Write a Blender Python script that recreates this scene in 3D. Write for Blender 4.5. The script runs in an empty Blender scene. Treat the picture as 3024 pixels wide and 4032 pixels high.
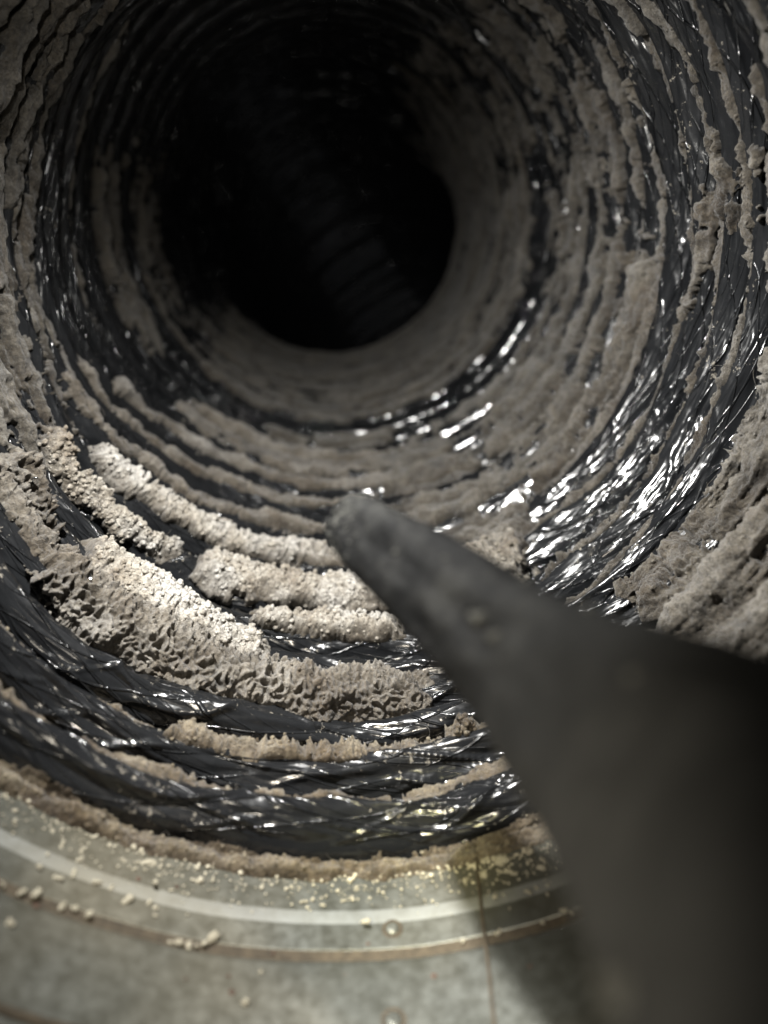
import bpy, math, random
import numpy as np
from mathutils import Vector, Matrix

# ------------------------------------------------------------------ camera, world, lamps, exposure
SC = bpy.context.scene
COL = SC.collection
rnd = random.Random(7)

cam_data = bpy.data.cameras.new('camera')
cam = bpy.data.objects.new('camera', cam_data); COL.objects.link(cam)
cam_data.sensor_fit = 'HORIZONTAL'; cam_data.sensor_width = 36.0; cam_data.lens = 36.02
cam_data.clip_start = 0.002; cam_data.clip_end = 20
PITCH, YAW = math.radians(18.0), math.radians(3.2)
fw = Vector((math.sin(YAW)*math.cos(PITCH), math.cos(YAW)*math.cos(PITCH), -math.sin(PITCH)))
ri = Vector((math.cos(YAW), -math.sin(YAW), 0)); up = ri.cross(fw)
cam.matrix_world = Matrix(((ri.x, up.x, -fw.x, -0.007), (ri.y, up.y, -fw.y, 0.0), (ri.z, up.z, -fw.z, 0.0), (0, 0, 0, 1)))
cam_data.dof.use_dof = True
cam_data.dof.focus_distance = 0.185
cam_data.dof.aperture_fstop = 11.0
SC.camera = cam

world = bpy.data.worlds.new('World'); SC.world = world; world.use_nodes = True
bg = world.node_tree.nodes['Background']
bg.inputs[0].default_value = (0.95, 0.97, 1.0, 1); bg.inputs[1].default_value = 0.075
SC.view_settings.view_transform = 'Standard'; SC.view_settings.look = 'None'
SC.view_settings.exposure = 0.0; SC.view_settings.gamma = 1.0
SC.cycles.max_bounces = 5; SC.cycles.diffuse_bounces = 3; SC.cycles.glossy_bounces = 3

def spot(name, loc, target, power, radius, angle, blend, color):
    d = bpy.data.lights.new(name, 'SPOT'); o = bpy.data.objects.new(name, d); COL.objects.link(o)
    d.energy = power; d.shadow_soft_size = radius; d.spot_size = math.radians(angle); d.spot_blend = blend; d.color = color
    o.location = loc
    o.rotation_euler = (Vector(target)-Vector(loc)).to_track_quat('-Z', 'Y').to_euler()
    return o
spot('torch', (-0.042, 0.118, 0.064), (0.026, 0.212, -0.088), 5.3, 0.0036, 127, 1.0, (1.0, 0.985, 0.95))
spot('forward_fill', (-0.020, 0.02, 0.028), (0.0, 0.5, 0.085), 1.0, 0.003, 62, 1.0, (1.0, 0.97, 0.90))  # unseen lamp added to brighten the deep duct and its ceiling
spot('side_fill', (-0.034, 0.0, 0.0), (0.004, 0.100, -0.10), 0.62, 0.003, 74, 1.0, (1.0, 0.90, 0.74))  # added warm fill beside the camera, lifts the nozzle's shadow on the collar
spot('yellow_fill', (-0.028, 0.012, 0.022), (0.0010, 0.117, -0.110), 1.3, 0.004, 17, 1.0, (1.0, 0.93, 0.48))  # added spot that tints the crust and collar edge yellow
spot('pool_fill', (-0.020, 0.012, 0.020), (0.0035, 0.084, -0.112), 2.2, 0.004, 20, 1.0, (1.0, 0.97, 0.90))  # added spot that makes the bright pool on the collar floor

# ------------------------------------------------------------------ numpy noise
RS = np.random.RandomState(3)
PERM = RS.permutation(4096).astype(np.int64)
GA = RS.rand(4096)*2*np.pi; GX, GY = np.cos(GA), np.sin(GA)
RX, RY, RV = RS.rand(4096), RS.rand(4096), RS.rand(4096)
def hsh(i, j): return PERM[(PERM[i & 4095] + j) & 4095]
def perlin(x, y):
    xi = np.floor(x).astype(np.int64); yi = np.floor(y).astype(np.int64); fx = x-xi; fy = y-yi
    u = fx*fx*fx*(fx*(fx*6-15)+10); v = fy*fy*fy*(fy*(fy*6-15)+10)
    def g(a, b):
        h = hsh(xi+a, yi+b); return GX[h]*(fx-a)+GY[h]*(fy-b)
    n0 = g(0, 0); n0 = n0+u*(g(1, 0)-n0); n1 = g(0, 1); n1 = n1+u*(g(1, 1)-n1)
    return (n0+v*(n1-n0))*1.5
def fbm(x, y, o=4, g=.5):
    t = 0; a = 1
    for i in range(o):
        t = t+a*perlin(x*2**i+i*17.3, y*2**i-i*9.1); a *= g
    return t
def ridged(x, y, o=3):
    t = 0; a = 1
    for i in range(o):
        t = t+a*(1-np.abs(perlin(x*2**i+i*31.7, y*2**i+i*5.9))*2.2); a *= .5
    return t
def worley(x, y):
    xi = np.floor(x).astype(np.int64); yi = np.floor(y).astype(np.int64)
    f1 = np.full(x.shape, 9.); f2 = np.full(x.shape, 9.); v = np.zeros(x.shape)
    for a in (-1, 0, 1):
        for b in (-1, 0, 1):
            h = hsh(xi+a, yi+b); d = np.hypot(xi+a+RX[h]-x, yi+b+RY[h]-y)
            c = d < f1
            f2 = np.where(c, f1, np.minimum(f2, d)); v = np.where(c, RV[h], v); f1 = np.where(c, d, f1)
    return f1, f2, v
def facet(x, y, seed=0.):
    """height field of flat triangular facets (crumpled sheet)"""
    x = x+seed*13.7; y = y+seed*7.3; F = .3660254; G = .2113249
    k = (x+y)*F; i = np.floor(x+k).astype(np.int64); j = np.floor(y+k).astype(np.int64)
    X = x+k-i; Y = y+k-j                                # skewed lattice, unit square cut into two triangles
    h00 = RV[hsh(i, j)]; h11 = RV[hsh(i+1, j+1)]; lo = X > Y
    h1 = np.where(lo, RV[hsh(i+1, j)], RV[hsh(i, j+1)]); mx = np.maximum(X, Y); mn = np.minimum(X, Y)
    return h00+(h1-h00)*mx+(h11-h1)*mn-.5
G3 = RS.randn(4096, 3); G3 /= np.linalg.norm(G3, axis=1)[:, None]; R3 = RS.rand(4096, 3)
def hsh3(i, j, k): return PERM[(hsh(i, j)+k) & 4095]
def perlin3(p):
    q = np.floor(p); i = q.astype(np.int64); f = p-q; w = f*f*f*(f*(f*6-15)+10); t = 0
    for a in (0, 1):
        for b in (0, 1):
            for c in (0, 1):
                g = G3[hsh3(i[:, 0]+a, i[:, 1]+b, i[:, 2]+c)]
                d = g[:, 0]*(f[:, 0]-a)+g[:, 1]*(f[:, 1]-b)+g[:, 2]*(f[:, 2]-c)
                t = t+d*(w[:, 0] if a else 1-w[:, 0])*(w[:, 1] if b else 1-w[:, 1])*(w[:, 2] if c else 1-w[:, 2])
    return t*1.6
def worley3(p):
    q = np.floor(p); i = q.astype(np.int64); best = np.full(len(p), 9.); v = np.zeros(len(p))
    for a in (-1, 0, 1):
        for b in (-1, 0, 1):
            for c in (-1, 0, 1):
                h = hsh3(i[:, 0]+a, i[:, 1]+b, i[:, 2]+c); o = R3[h]
                d = (q[:, 0]+a+o[:, 0]-p[:, 0])**2+(q[:, 1]+b+o[:, 1]-p[:, 1])**2+(q[:, 2]+c+o[:, 2]-p[:, 2])**2
                m = d < best; best = np.where(m, d, best); v = np.where(m, RV[h], v)
    return np.sqrt(best), v
def sm(x, a, b):
    t = np.clip((x-a)/(b-a), 0, 1); return t*t*(3-2*t)

# ------------------------------------------------------------------ duct centre line
R0 = 0.100
S_END, R_BEND, PHI = 0.56, 0.26, math.radians(33)       # behind S_END the duct turns down and to the right
def cen(s):
    k = [0, .1, .17, .24, .33, .6]
    return np.interp(s, k, [-.003, -.003, -.002, -.002, -.006, -.016]), np.interp(s, k, [-.012, -.012, -.008, .0, .014, .032])
def tube(s, th, r):
    """world points of the tube surface: distance s along, angle th from the bottom (right positive), radius r"""
    s = np.asarray(s, float); cx, cz = cen(np.minimum(s, .6))
    dx = np.sin(th)*r; dz = -np.cos(th)*r; y = np.minimum(s, S_END)
    b = np.maximum(s-S_END, 0)/R_BEND
    px, pz = math.sin(PHI), -math.cos(PHI)             # direction of the bend
    q = dx*px+dz*pz                                    # component towards the inside of the bend
    ox = dx-q*px; oz = dz-q*pz
    inb = s > S_END
    rad = R_BEND-q
    y2 = S_END+rad*np.sin(b); off = R_BEND-rad*np.cos(b)
    X = np.where(inb, cx+ox+px*off, cx+dx); Z = np.where(inb, cz+oz+pz*off, cz+dz); Y = np.where(inb, y2, y)
    return X, Y, Z

# corrugation crests: distance of each crest at a few angles around the duct
KN = [-180, -120, -90, -75, -60, -45, -30, -15, 0, 15, 30, 45, 60, 75, 90, 120, 180]
def row(**k):
    a = sorted((float(n.replace('m', '-').replace('p', '')), v) for n, v in k.items())
    return [x for x, _ in a], [y for _, y in a]
CR = [
 row(m45=.086, p0=.086), row(m45=.1125, p0=.113, p20=.114, p60=.116),
 row(m45=.1255, p0=.127, p20=.1295, p60=.131), row(m50=.1395, m30=.139, p0=.142, p15=.145, p60=.147),
 row(m60=.1565, m40=.1515, p0=.156, p15=.158, p60=.161), row(m60=.172, m40=.166, p0=.168, p40=.170, p70=.172),
 row(m60=.186, m30=.181, p0=.180, p40=.179, p70=.185), row(m75=.199, m60=.197, m30=.194, p0=.196, p45=.197, p70=.202),
 row(m75=.212, m60=.2105, m45=.210, m30=.214, p0=.216, p45=.219, p78=.219), row(m75=.226, m60=.2265, m45=.229, m30=.234, p0=.240, p26=.234, p45=.236, p69=.238),
 row(m75=.240, m60=.2425, m45=.2485, m30=.254, p0=.262, p45=.256, p80=.257), row(m75=.254, m60=.259, m45=.271, m30=.278, p0=.284, p45=.277, p80=.276),
 row(m75=.269, m60=.278, m45=.293, m30=.297, p0=.302, p45=.297, p80=.295), row(m75=.287, m60=.295, m45=.308, m30=.313, p0=.316, p45=.315, p80=.313)]
last = CR[-1]
for k in range(1, 30):
    d = .0205*k+.00016*k*k
    CR.append(([last[0][i] for i in range(len(last[0]))], [v*(1-min(1, k/5))+.305*min(1, k/5)+d+.008*min(1, k/5) for v in last[1]]))
NR = len(CR)
UMAX = NR-3
def ribtab(thd):
    return np.stack([np.interp(thd, a, b) for a, b in CR])          # (rib, column)
def S_of(u, thd):
    """u (rows) x thd (columns) -> s; u = -2 is the first table row"""
    T = ribtab(thd)
    # low frequency waviness of each fold
    ph = np.arange(NR)[:, None]
    T = T+.0011*perlin(thd[None]*.045+ph*3.1, ph*7.7+thd[None]*0)*np.clip(ph-1, 0, 1)
    k = np.clip(np.floor(u+2).astype(int), 0, NR-2); f = (u+2-k)[:, None]
    return T[k]*(1-f)+T[k+1]*f
HK = np.array([0, 0]+[.0085, .0085, .0085, .008, .008, .0075, .0075, .0075, .0068, .006, .006, .0055]+[.0045]*6+[.0035]*4+[.004]*60)[:NR]
DEEP = np.array([0, 0, .001, .003]+[.0035]*10+[.002]*80)[:NR]
def rib_h(u):
    k = np.floor(u+.5).astype(int); f = u-k
    h = HK[np.clip(k+2, 0, NR-1)]; v = DEEP[np.clip(k+2, 0, NR-1)]
    k2 = np.floor(2*u+.5); f2 = 2*u-k2; dd = np.clip(u-10.4, 0, 1)*.75      # deeper in the coils lie twice as close
    h = h+0*f
    g = np.where(f < .12, (f-.12)/.62, (f-.12)/.38)
    front = np.clip((2.5-u)/1.5, 0, 1)*.8
    p = (1-4*f*f)**.7*(1-front)+(1-np.abs(g)**1.5)*front
    p = p*(1-dd)+dd*(1-4*f2*f2)**.7
    return ((h+v)*p-v)*np.clip((u+.5)*6, 0, 1), k, f

# theta columns, denser where the camera sees more
def theta_cols(n, lo=-180., hi=180.):
    t = np.linspace(lo, hi, 4000)
    w = .22+1.0*np.exp(-((t-2)/62)**4)+.35*np.exp(-((t-80)/40)**2)
    c = np.cumsum(w); c = (c-c[0])/(c[-1]-c[0])
    return np.interp(np.linspace(0, 1, n), c, t)
def u_rows(u0, u1, per, fine=False):
    out = []; u = u0
    while u < u1:
        out.append(u)
        n = per*min(1., (.17/(.113+max(u+1, 0)*.0165))**1.4)
        if fine and 2.2 < u < 7.3: n *= 2.6 if u < 3.2 else 1.35
        u += 1./max(n, 6)
    out.append(u1)
    return np.array(out)

# ------------------------------------------------------------------ mesh helpers
def grid_mesh(name, X, Y, Z, mask=None, smooth=True, closed=False, attrs=None):
    nr, nc = X.shape
    idx = np.arange(nr*nc).reshape(nr, nc)
    if closed: idx = np.concatenate([idx, idx[:, :1]], 1)
    a, b, c, d = idx[:-1, :-1], idx[:-1, 1:], idx[1:, 1:], idx[1:, :-1]
    q = np.stack([a, b, c, d], -1).reshape(-1, 4)
    if mask is not None: q = q[mask.reshape(-1)]
    if len(q) == 0: return None
    used = np.unique(q); remap = np.zeros(nr*nc, np.int64); remap[used] = np.arange(len(used))
    co = np.stack([X, Y, Z], -1).reshape(-1, 3)[used]
    q = remap[q]
    me = bpy.data.meshes.new(name)
    me.vertices.add(len(co)); me.vertices.foreach_set('co', co.astype(np.float32).ravel())
    me.loops.add(q.size); me.loops.foreach_set('vertex_index', q.astype(np.int32).ravel())
    me.polygons.add(len(q)); me.polygons.foreach_set('loop_start', np.arange(0, q.size, 4, dtype=np.int32))
    me.update(calc_edges=True)
    if smooth: me.polygons.foreach_set('use_smooth', np.ones(len(q), bool))
    for n, v in (attrs or {}).items():
        at = me.attributes.new(n, 'FLOAT', 'POINT'); at.data.foreach_set('value', v.reshape(-1)[used].astype(np.float32))
    return me
def raw_mesh(name, co, tri, smooth=True):
    me = bpy.data.meshes.new(name); n = tri.shape[1]
    me.vertices.add(len(co)); me.vertices.foreach_set('co', co.astype(np.float32).ravel())
    me.loops.add(tri.size); me.loops.foreach_set('vertex_index', tri.astype(np.int32).ravel())
    me.polygons.add(len(tri)); me.polygons.foreach_set('loop_start', np.arange(0, tri.size, n, dtype=np.int32))
    me.update(calc_edges=True)
    if smooth: me.polygons.foreach_set('use_smooth', np.ones(len(tri), bool))
    return me
def obj(name, me, mat=None, parent=None):
    o = bpy.data.objects.new(name, me); COL.objects.link(o)
    if mat and not me.materials: me.materials.append(mat)
    if parent: o.parent = parent
    return o
def tag(o, label=None, cat=None, group=None, kind=None):
    for k, v in (('label', label), ('category', cat), ('group', group), ('kind', kind)):
        if v: o[k] = v
    return o
def empty(name, loc=(0, 0, 0)):
    o = bpy.data.objects.new(name, None); COL.objects.link(o); o.location = loc; o.empty_display_size = .01
    bpy.context.view_layer.update()
    return o

# ------------------------------------------------------------------ materials
def mat(name):
    m = bpy.data.materials.new(name); m.use_nodes = True
    nt = m.node_tree; return m, nt, nt.nodes['Principled BSDF']
def N(nt, t, **k):
    n = nt.nodes.new(t)
    for a, v in k.items():
        if a.startswith('i_'): n.inputs[a[2:].replace('_', ' ')].default_value = v
        else: setattr(n, a, v)
    return n
def noise(nt, scale, detail=4, rough=.6, vec=None):
    n = N(nt, 'ShaderNodeTexNoise'); n.inputs['Scale'].default_value = scale; n.inputs['Detail'].default_value = detail; n.inputs['Roughness'].default_value = rough
    if vec is None:
        tc = N(nt, 'ShaderNodeTexCoord'); vec = tc.outputs['Object']
    nt.links.new(vec, n.inputs['Vector']); return n
def ramp(nt, src, stops):
    r = N(nt, 'ShaderNodeValToRGB'); e = r.color_ramp.elements
    while len(e) < len(stops): e.new(.5)
    for i, (p, c) in enumerate(stops):
        e[i].position = p; e[i].color = (*c, 1) if len(c) == 3 else c
    nt.links.new(src, r.inputs[0]); return r
def bump(nt, src, dist, strength=1, prev=None):
    b = N(nt, 'ShaderNodeBump'); b.inputs['Distance'].default_value = dist; b.inputs['Strength'].default_value = strength
    nt.links.new(src, b.inputs['Height'])
    if prev: nt.links.new(prev.outputs[0], b.inputs['Normal'])
    return b

def film_material():
    m, nt, b = mat('black_plastic_film'); L = nt.links.new
    # a thin film of dust greys the plastic in places
    n1 = noise(nt, 60, 5, .65)
    n2 = noise(nt, 900, 3, .6)
    geo = N(nt, 'ShaderNodeAttribute', attribute_name='crest')
    a1 = N(nt, 'ShaderNodeMath', operation='MULTIPLY_ADD'); L(geo.outputs['Fac'], a1.inputs[0]); a1.inputs[1].default_value = .35; L(n1.outputs[0], a1.inputs[2])
    r = ramp(nt, a1.outputs[0], [(.35, (0, 0, 0)), (1.0, (1, 1, 1))])
    mx = N(nt, 'ShaderNodeMixRGB'); mx.inputs[1].default_value = (.006, .0065, .0072, 1); mx.inputs[2].default_value = (.011, .0115, .0125, 1)
    L(r.outputs[0], mx.inputs[0])
    n5 = noise(nt, 520, 6, .75)                          # specks and smears of lint clinging to the folds
    a5 = N(nt, 'ShaderNodeMath', operation='MULTIPLY_ADD'); L(geo.outputs['Fac'], a5.inputs[0]); a5.inputs[1].default_value = .10; L(n5.outputs[0], a5.inputs[2])
    a6 = N(nt, 'ShaderNodeMath', operation='MULTIPLY_ADD'); L(n1.outputs[0], a6.inputs[0]); a6.inputs[1].default_value = .5; L(a5.outputs[0], a6.inputs[2])
    r5 = ramp(nt, a6.outputs[0], [(.985, (0, 0, 0)), (1.0, (1, 1, 1))])
    mx5 = N(nt, 'ShaderNodeMixRGB'); mx5.inputs[2].default_value = (.15, .135, .11, 1); L(r5.outputs[0], mx5.inputs[0]); L(mx.outputs[0], mx5.inputs[1]); L(mx5.outputs[0], b.inputs['Base Color'])
    rr = N(nt, 'ShaderNodeMapRange'); L(r.outputs[0], rr.inputs[0]); rr.inputs[3].default_value = .08; rr.inputs[4].default_value = .26; ad = N(nt, 'ShaderNodeMath', operation='MULTIPLY_ADD'); L(r5.outputs[0], ad.inputs[0]); ad.inputs[1].default_value = .6; L(rr.outputs[0], ad.inputs[2]); L(ad.outputs[0], b.inputs['Roughness'])
    b.inputs['Specular IOR Level'].default_value = .6
    # fine creases of the thin plastic: narrow raised lines running slantwise along the folds
    aa = N(nt, 'ShaderNodeAttribute', attribute_name='arc'); al = N(nt, 'ShaderNodeAttribute', attribute_name='along')
    cb = N(nt, 'ShaderNodeCombineXYZ'); L(aa.outputs['Fac'], cb.inputs[0]); L(al.outputs['Fac'], cb.inputs[1])
    prev = None
    for (fa, fs, wa, wd, dist, st, dx) in ((27, 105, 1.3, .05, .0008, .9, 0), (-40, 140, 1.3, .06, .0006, .9, 3.1), (90, 270, 1.5, .09, .00035, .7, 8.3)):
        m2_ = N(nt, 'ShaderNodeVectorMath', operation='MULTIPLY'); L(cb.outputs[0], m2_.inputs[0]); m2_.inputs[1].default_value = (26, 70, 1)
        m3_ = N(nt, 'ShaderNodeVectorMath', operation='ADD'); L(m2_.outputs[0], m3_.inputs[0]); m3_.inputs[1].default_value = (dx, dx*2, dx)
        nn = noise(nt, 1.0, 1.0, .4, m3_.outputs[0])
        dt = N(nt, 'ShaderNodeVectorMath', operation='DOT_PRODUCT'); L(cb.outputs[0], dt.inputs[0]); dt.inputs[1].default_value = (fa, fs, 0)
        ph = N(nt, 'ShaderNodeMath', operation='MULTIPLY_ADD'); L(nn.outputs[0], ph.inputs[0]); ph.inputs[1].default_value = wa; L(dt.outputs['Value'], ph.inputs[2])
        fr = N(nt, 'ShaderNodeMath', operation='FRACT'); L(ph.outputs[0], fr.inputs[0])
        s1 = N(nt, 'ShaderNodeMath', operation='SUBTRACT'); L(fr.outputs[0], s1.inputs[0]); s1.inputs[1].default_value = .5
        s2 = N(nt, 'ShaderNodeMath', operation='ABSOLUTE'); L(s1.outputs[0], s2.inputs[0])
        s3 = N(nt, 'ShaderNodeMapRange'); s3.interpolation_type = 'SMOOTHERSTEP'; L(s2.outputs[0], s3.inputs[0]); s3.inputs[1].default_value = 0; s3.inputs[2].default_value = wd; s3.inputs[3].default_value = 1; s3.inputs[4].default_value = 0
        s4 = N(nt, 'ShaderNodeMath', operation='MULTIPLY_ADD'); L(s2.outputs[0], s4.inputs[0]); s4.inputs[1].default_value = -.5; L(s3.outputs[0], s4.inputs[2])
        nm = noise(nt, 1.0, 1.0, .5, m2_.outputs[0]); rm = N(nt, 'ShaderNodeMapRange'); L(nm.outputs[0], rm.inputs[0]); rm.inputs[1].default_value = .38; rm.inputs[2].default_value = .52
        s5 = N(nt, 'ShaderNodeMath', operation='MULTIPLY'); L(s4.outputs[0], s5.inputs[0]); L(rm.outputs[0], s5.inputs[1])
        prev = bump(nt, s5.outputs[0], dist, st, prev)
    b3 = bump(nt, n2.outputs[0], .00008, .3, prev)
    L(b3.outputs[0], b.inputs['Normal'])
    return m
def lint_material(name, dark, mid, light):
    m, nt, b = mat(name); L = nt.links.new
    n1 = noise(nt, 110, 6, .7); n2 = noise(nt, 1500, 4, .7)
    r = ramp(nt, n1.outputs[0], [(.30, dark), (.5, mid), (.72, light)])
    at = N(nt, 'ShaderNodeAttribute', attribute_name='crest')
    mx = N(nt, 'ShaderNodeMixRGB'); mx.inputs[2].default_value = (*[light[0]*2.15, light[1]*2.2, light[2]*2.3], 1)  # crests lightened in the colour, as tops catching the light
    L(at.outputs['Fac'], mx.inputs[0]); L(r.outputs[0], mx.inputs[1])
    m2 = N(nt, 'ShaderNodeMixRGB'); m2.blend_type = 'MULTIPLY'; m2.inputs[0].default_value = .7
    r2 = ramp(nt, n2.outputs[0], [(.34, (.22, .20, .18)), (.58, (1, 1, 1))])  # shade of the fine pits put into the colour
    L(mx.outputs[0], m2.inputs[1]); L(r2.outputs[0], m2.inputs[2]); L(m2.outputs[0], b.inputs['Base Color'])
    b.inputs['Roughness'].default_value = 1; b.inputs['Specular IOR Level'].default_value = .12
    n6 = noise(nt, 42, 4, .7)
    r6 = ramp(nt, n6.outputs[0], [(.36, (.50, .43, .35)), (.50, (.88, .84, .78)), (.62, (1.12, 1.12, 1.13))])
    m6 = N(nt, 'ShaderNodeMixRGB'); m6.blend_type = 'MULTIPLY'; m6.inputs[0].default_value = 1
    L(m2.outputs[0], m6.inputs[1]); L(r6.outputs[0], m6.inputs[2])
    b.inputs['Sheen Weight'].default_value = .25
    n3 = noise(nt, 2600, 3, .7); n4 = noise(nt, 620, 5, .75)
    b0 = bump(nt, n4.outputs[0], .0022, .8)
    vo = N(nt, 'ShaderNodeTexVoronoi'); vo.inputs['Scale'].default_value = 900; tc = N(nt, 'ShaderNodeTexCoord'); L(tc.outputs['Object'], vo.inputs['Vector'])
    bv = bump(nt, vo.outputs['Distance'], .0006, .5, b0); bv.invert = True
    b1 = bump(nt, n2.outputs[0], .0007, .8, bv); b2 = bump(nt, n3.outputs[0], .0003, .7, b1)
    r4 = ramp(nt, n4.outputs[0], [(.34, (.30, .27, .24)), (.55, (1, 1, 1))])  # coarser hollows darkened in the colour, like shade in them
    m4 = N(nt, 'ShaderNodeMixRGB'); m4.blend_type = 'MULTIPLY'; m4.inputs[0].default_value = .75; L(m6.outputs[0], m4.inputs[1]); L(r4.outputs[0], m4.inputs[2]); L(m4.outputs[0], b.inputs['Base Color'])
    L(b2.outputs[0], b.inputs['Normal'])
    return m
def metal_material(name, base, light, rough=(.28, .5), metal=.85):
    m, nt, b = mat(name); L = nt.links.new
    n1 = noise(nt, 38, 5, .6); n2 = noise(nt, 420, 4, .65); n3 = noise(nt, 16, 3, .5)
    r = ramp(nt, n1.outputs[0], [(.3, base), (.7, light)])
    r2 = ramp(nt, n2.outputs[0], [(.3, (.72, .70, .64)), (.62, (1, 1, 1))])
    mx = N(nt, 'ShaderNodeMixRGB'); mx.blend_type = 'MULTIPLY'; mx.inputs[0].default_value = .75
    L(r.outputs[0], mx.inputs[1]); L(r2.outputs[0], mx.inputs[2])
    # brown film of dust in drifts
    r3 = ramp(nt, n3.outputs[0], [(.42, (0, 0, 0)), (.66, (1, 1, 1))])
    m3 = N(nt, 'ShaderNodeMixRGB'); m3.inputs[2].default_value = (.20, .18, .13, 1)
    f = N(nt, 'ShaderNodeMath', operation='MULTIPLY'); L(r3.outputs[0], f.inputs[0]); f.inputs[1].default_value = .65
    L(f.outputs[0], m3.inputs[0]); L(mx.outputs[0], m3.inputs[1]); L(m3.outputs[0], b.inputs['Base Color'])
    mr = N(nt, 'ShaderNodeMapRange'); L(n2.outputs[0], mr.inputs[0]); mr.inputs[1].default_value = .3; mr.inputs[2].default_value = .7
    mr.inputs[3].default_value = rough[0]; mr.inputs[4].default_value = rough[1]; L(mr.outputs[0], b.inputs['Roughness'])
    b.inputs['Metallic'].default_value = metal
    bb = bump(nt, n2.outputs[0], .00015, .5); L(bb.outputs[0], b.inputs['Normal'])
    return m
def plain(name, col, rough=.6, metal=0., var=.3, scale=300, bmp=.0002, spec=.5):
    m, nt, b = mat(name); L = nt.links.new
    n = noise(nt, scale, 4, .6)
    r = ramp(nt, n.outputs[0], [(.3, tuple(c*(1-var) for c in col)), (.7, tuple(min(1, c*(1+var)) for c in col))])
    L(r.outputs[0], b.inputs['Base Color']); b.inputs['Roughness'].default_value = rough; b.inputs['Metallic'].default_value = metal
    b.inputs['Specular IOR Level'].default_value = spec
    bb = bump(nt, n.outputs[0], bmp, .6); L(bb.outputs[0], b.inputs['Normal'])
    return m

M_FILM = film_material()
M_LINT = lint_material('grey_beige_lint', (.043, .037, .029), (.137, .122, .100), (.26, .245, .215))
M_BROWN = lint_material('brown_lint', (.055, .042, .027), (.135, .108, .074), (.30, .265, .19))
M_OLIVE = lint_material('olive_brown_lint', (.022, .019, .014), (.075, .066, .052), (.17, .158, .134))
M_METAL = metal_material('dull_galvanised_steel', (.080, .084, .074), (.135, .139, .125), (.30, .5), .6)
M_BEAD = metal_material('rubbed_steel', (.145, .152, .148), (.215, .226, .218), (.55, .7), .4)
M_CRUMB = plain('pale_lint_crumb', (.40, .37, .29), 1, 0, .3, 900, .0004, .1)
def nozzle_material():
    m, nt, b = mat('scuffed_charcoal_plastic'); L = nt.links.new
    n1 = noise(nt, 95, 4, .55); n2 = noise(nt, 420, 5, .65)
    r = ramp(nt, n1.outputs[0], [(.44, (.0008, .0009, .0010)), (.53, (.0036, .0037, .0037)), (.64, (.016, .016, .0148))])
    r2 = ramp(nt, n2.outputs[0], [(.50, (0, 0, 0)), (.68, (1, 1, 1))])
    mx = N(nt, 'ShaderNodeMixRGB'); mx.inputs[2].default_value = (.017, .0168, .0155, 1)
    f = N(nt, 'ShaderNodeMath', operation='MULTIPLY'); L(r2.outputs[0], f.inputs[0]); f.inputs[1].default_value = .6
    L(f.outputs[0], mx.inputs[0]); L(r.outputs[0], mx.inputs[1]); L(mx.outputs[0], b.inputs['Base Color'])
    b.inputs['Roughness'].default_value = .75; b.inputs['Specular IOR Level'].default_value = .15
    at = N(nt, 'ShaderNodeAttribute', attribute_name='rear'); m7 = N(nt, 'ShaderNodeMixRGB'); m7.inputs[2].default_value = (.028, .0285, .0275, 1)
    f7 = N(nt, 'ShaderNodeMath', operation='MULTIPLY_ADD'); L(n1.outputs[0], f7.inputs[0]); f7.inputs[1].default_value = .25; L(at.outputs['Fac'], f7.inputs[2])
    f8 = N(nt, 'ShaderNodeMapRange'); L(f7.outputs[0], f8.inputs[0]); f8.inputs[1].default_value = .15; f8.inputs[2].default_value = 1.1
    L(f8.outputs[0], m7.inputs[0]); L(mx.outputs[0], m7.inputs[1]); L(m7.outputs[0], b.inputs['Base Color'])
    b1 = bump(nt, n1.outputs[0], .0022, .7); b2 = bump(nt, n2.outputs[0], .0006, .7, b1); L(b2.outputs[0], b.inputs['Normal'])
    return m
M_NOZ = nozzle_material()
M_DUST = plain('grey_dust', (.055, .055, .05), 1, 0, .3, 700, .0004, .1)
M_GRIME = plain('brown_grime', (.045, .035, .022), .9, 0, .4, 600, .0002)
M_RUST = plain('rust', (.055, .033, .022), .9, 0, .4, 900, .0001)

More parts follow.
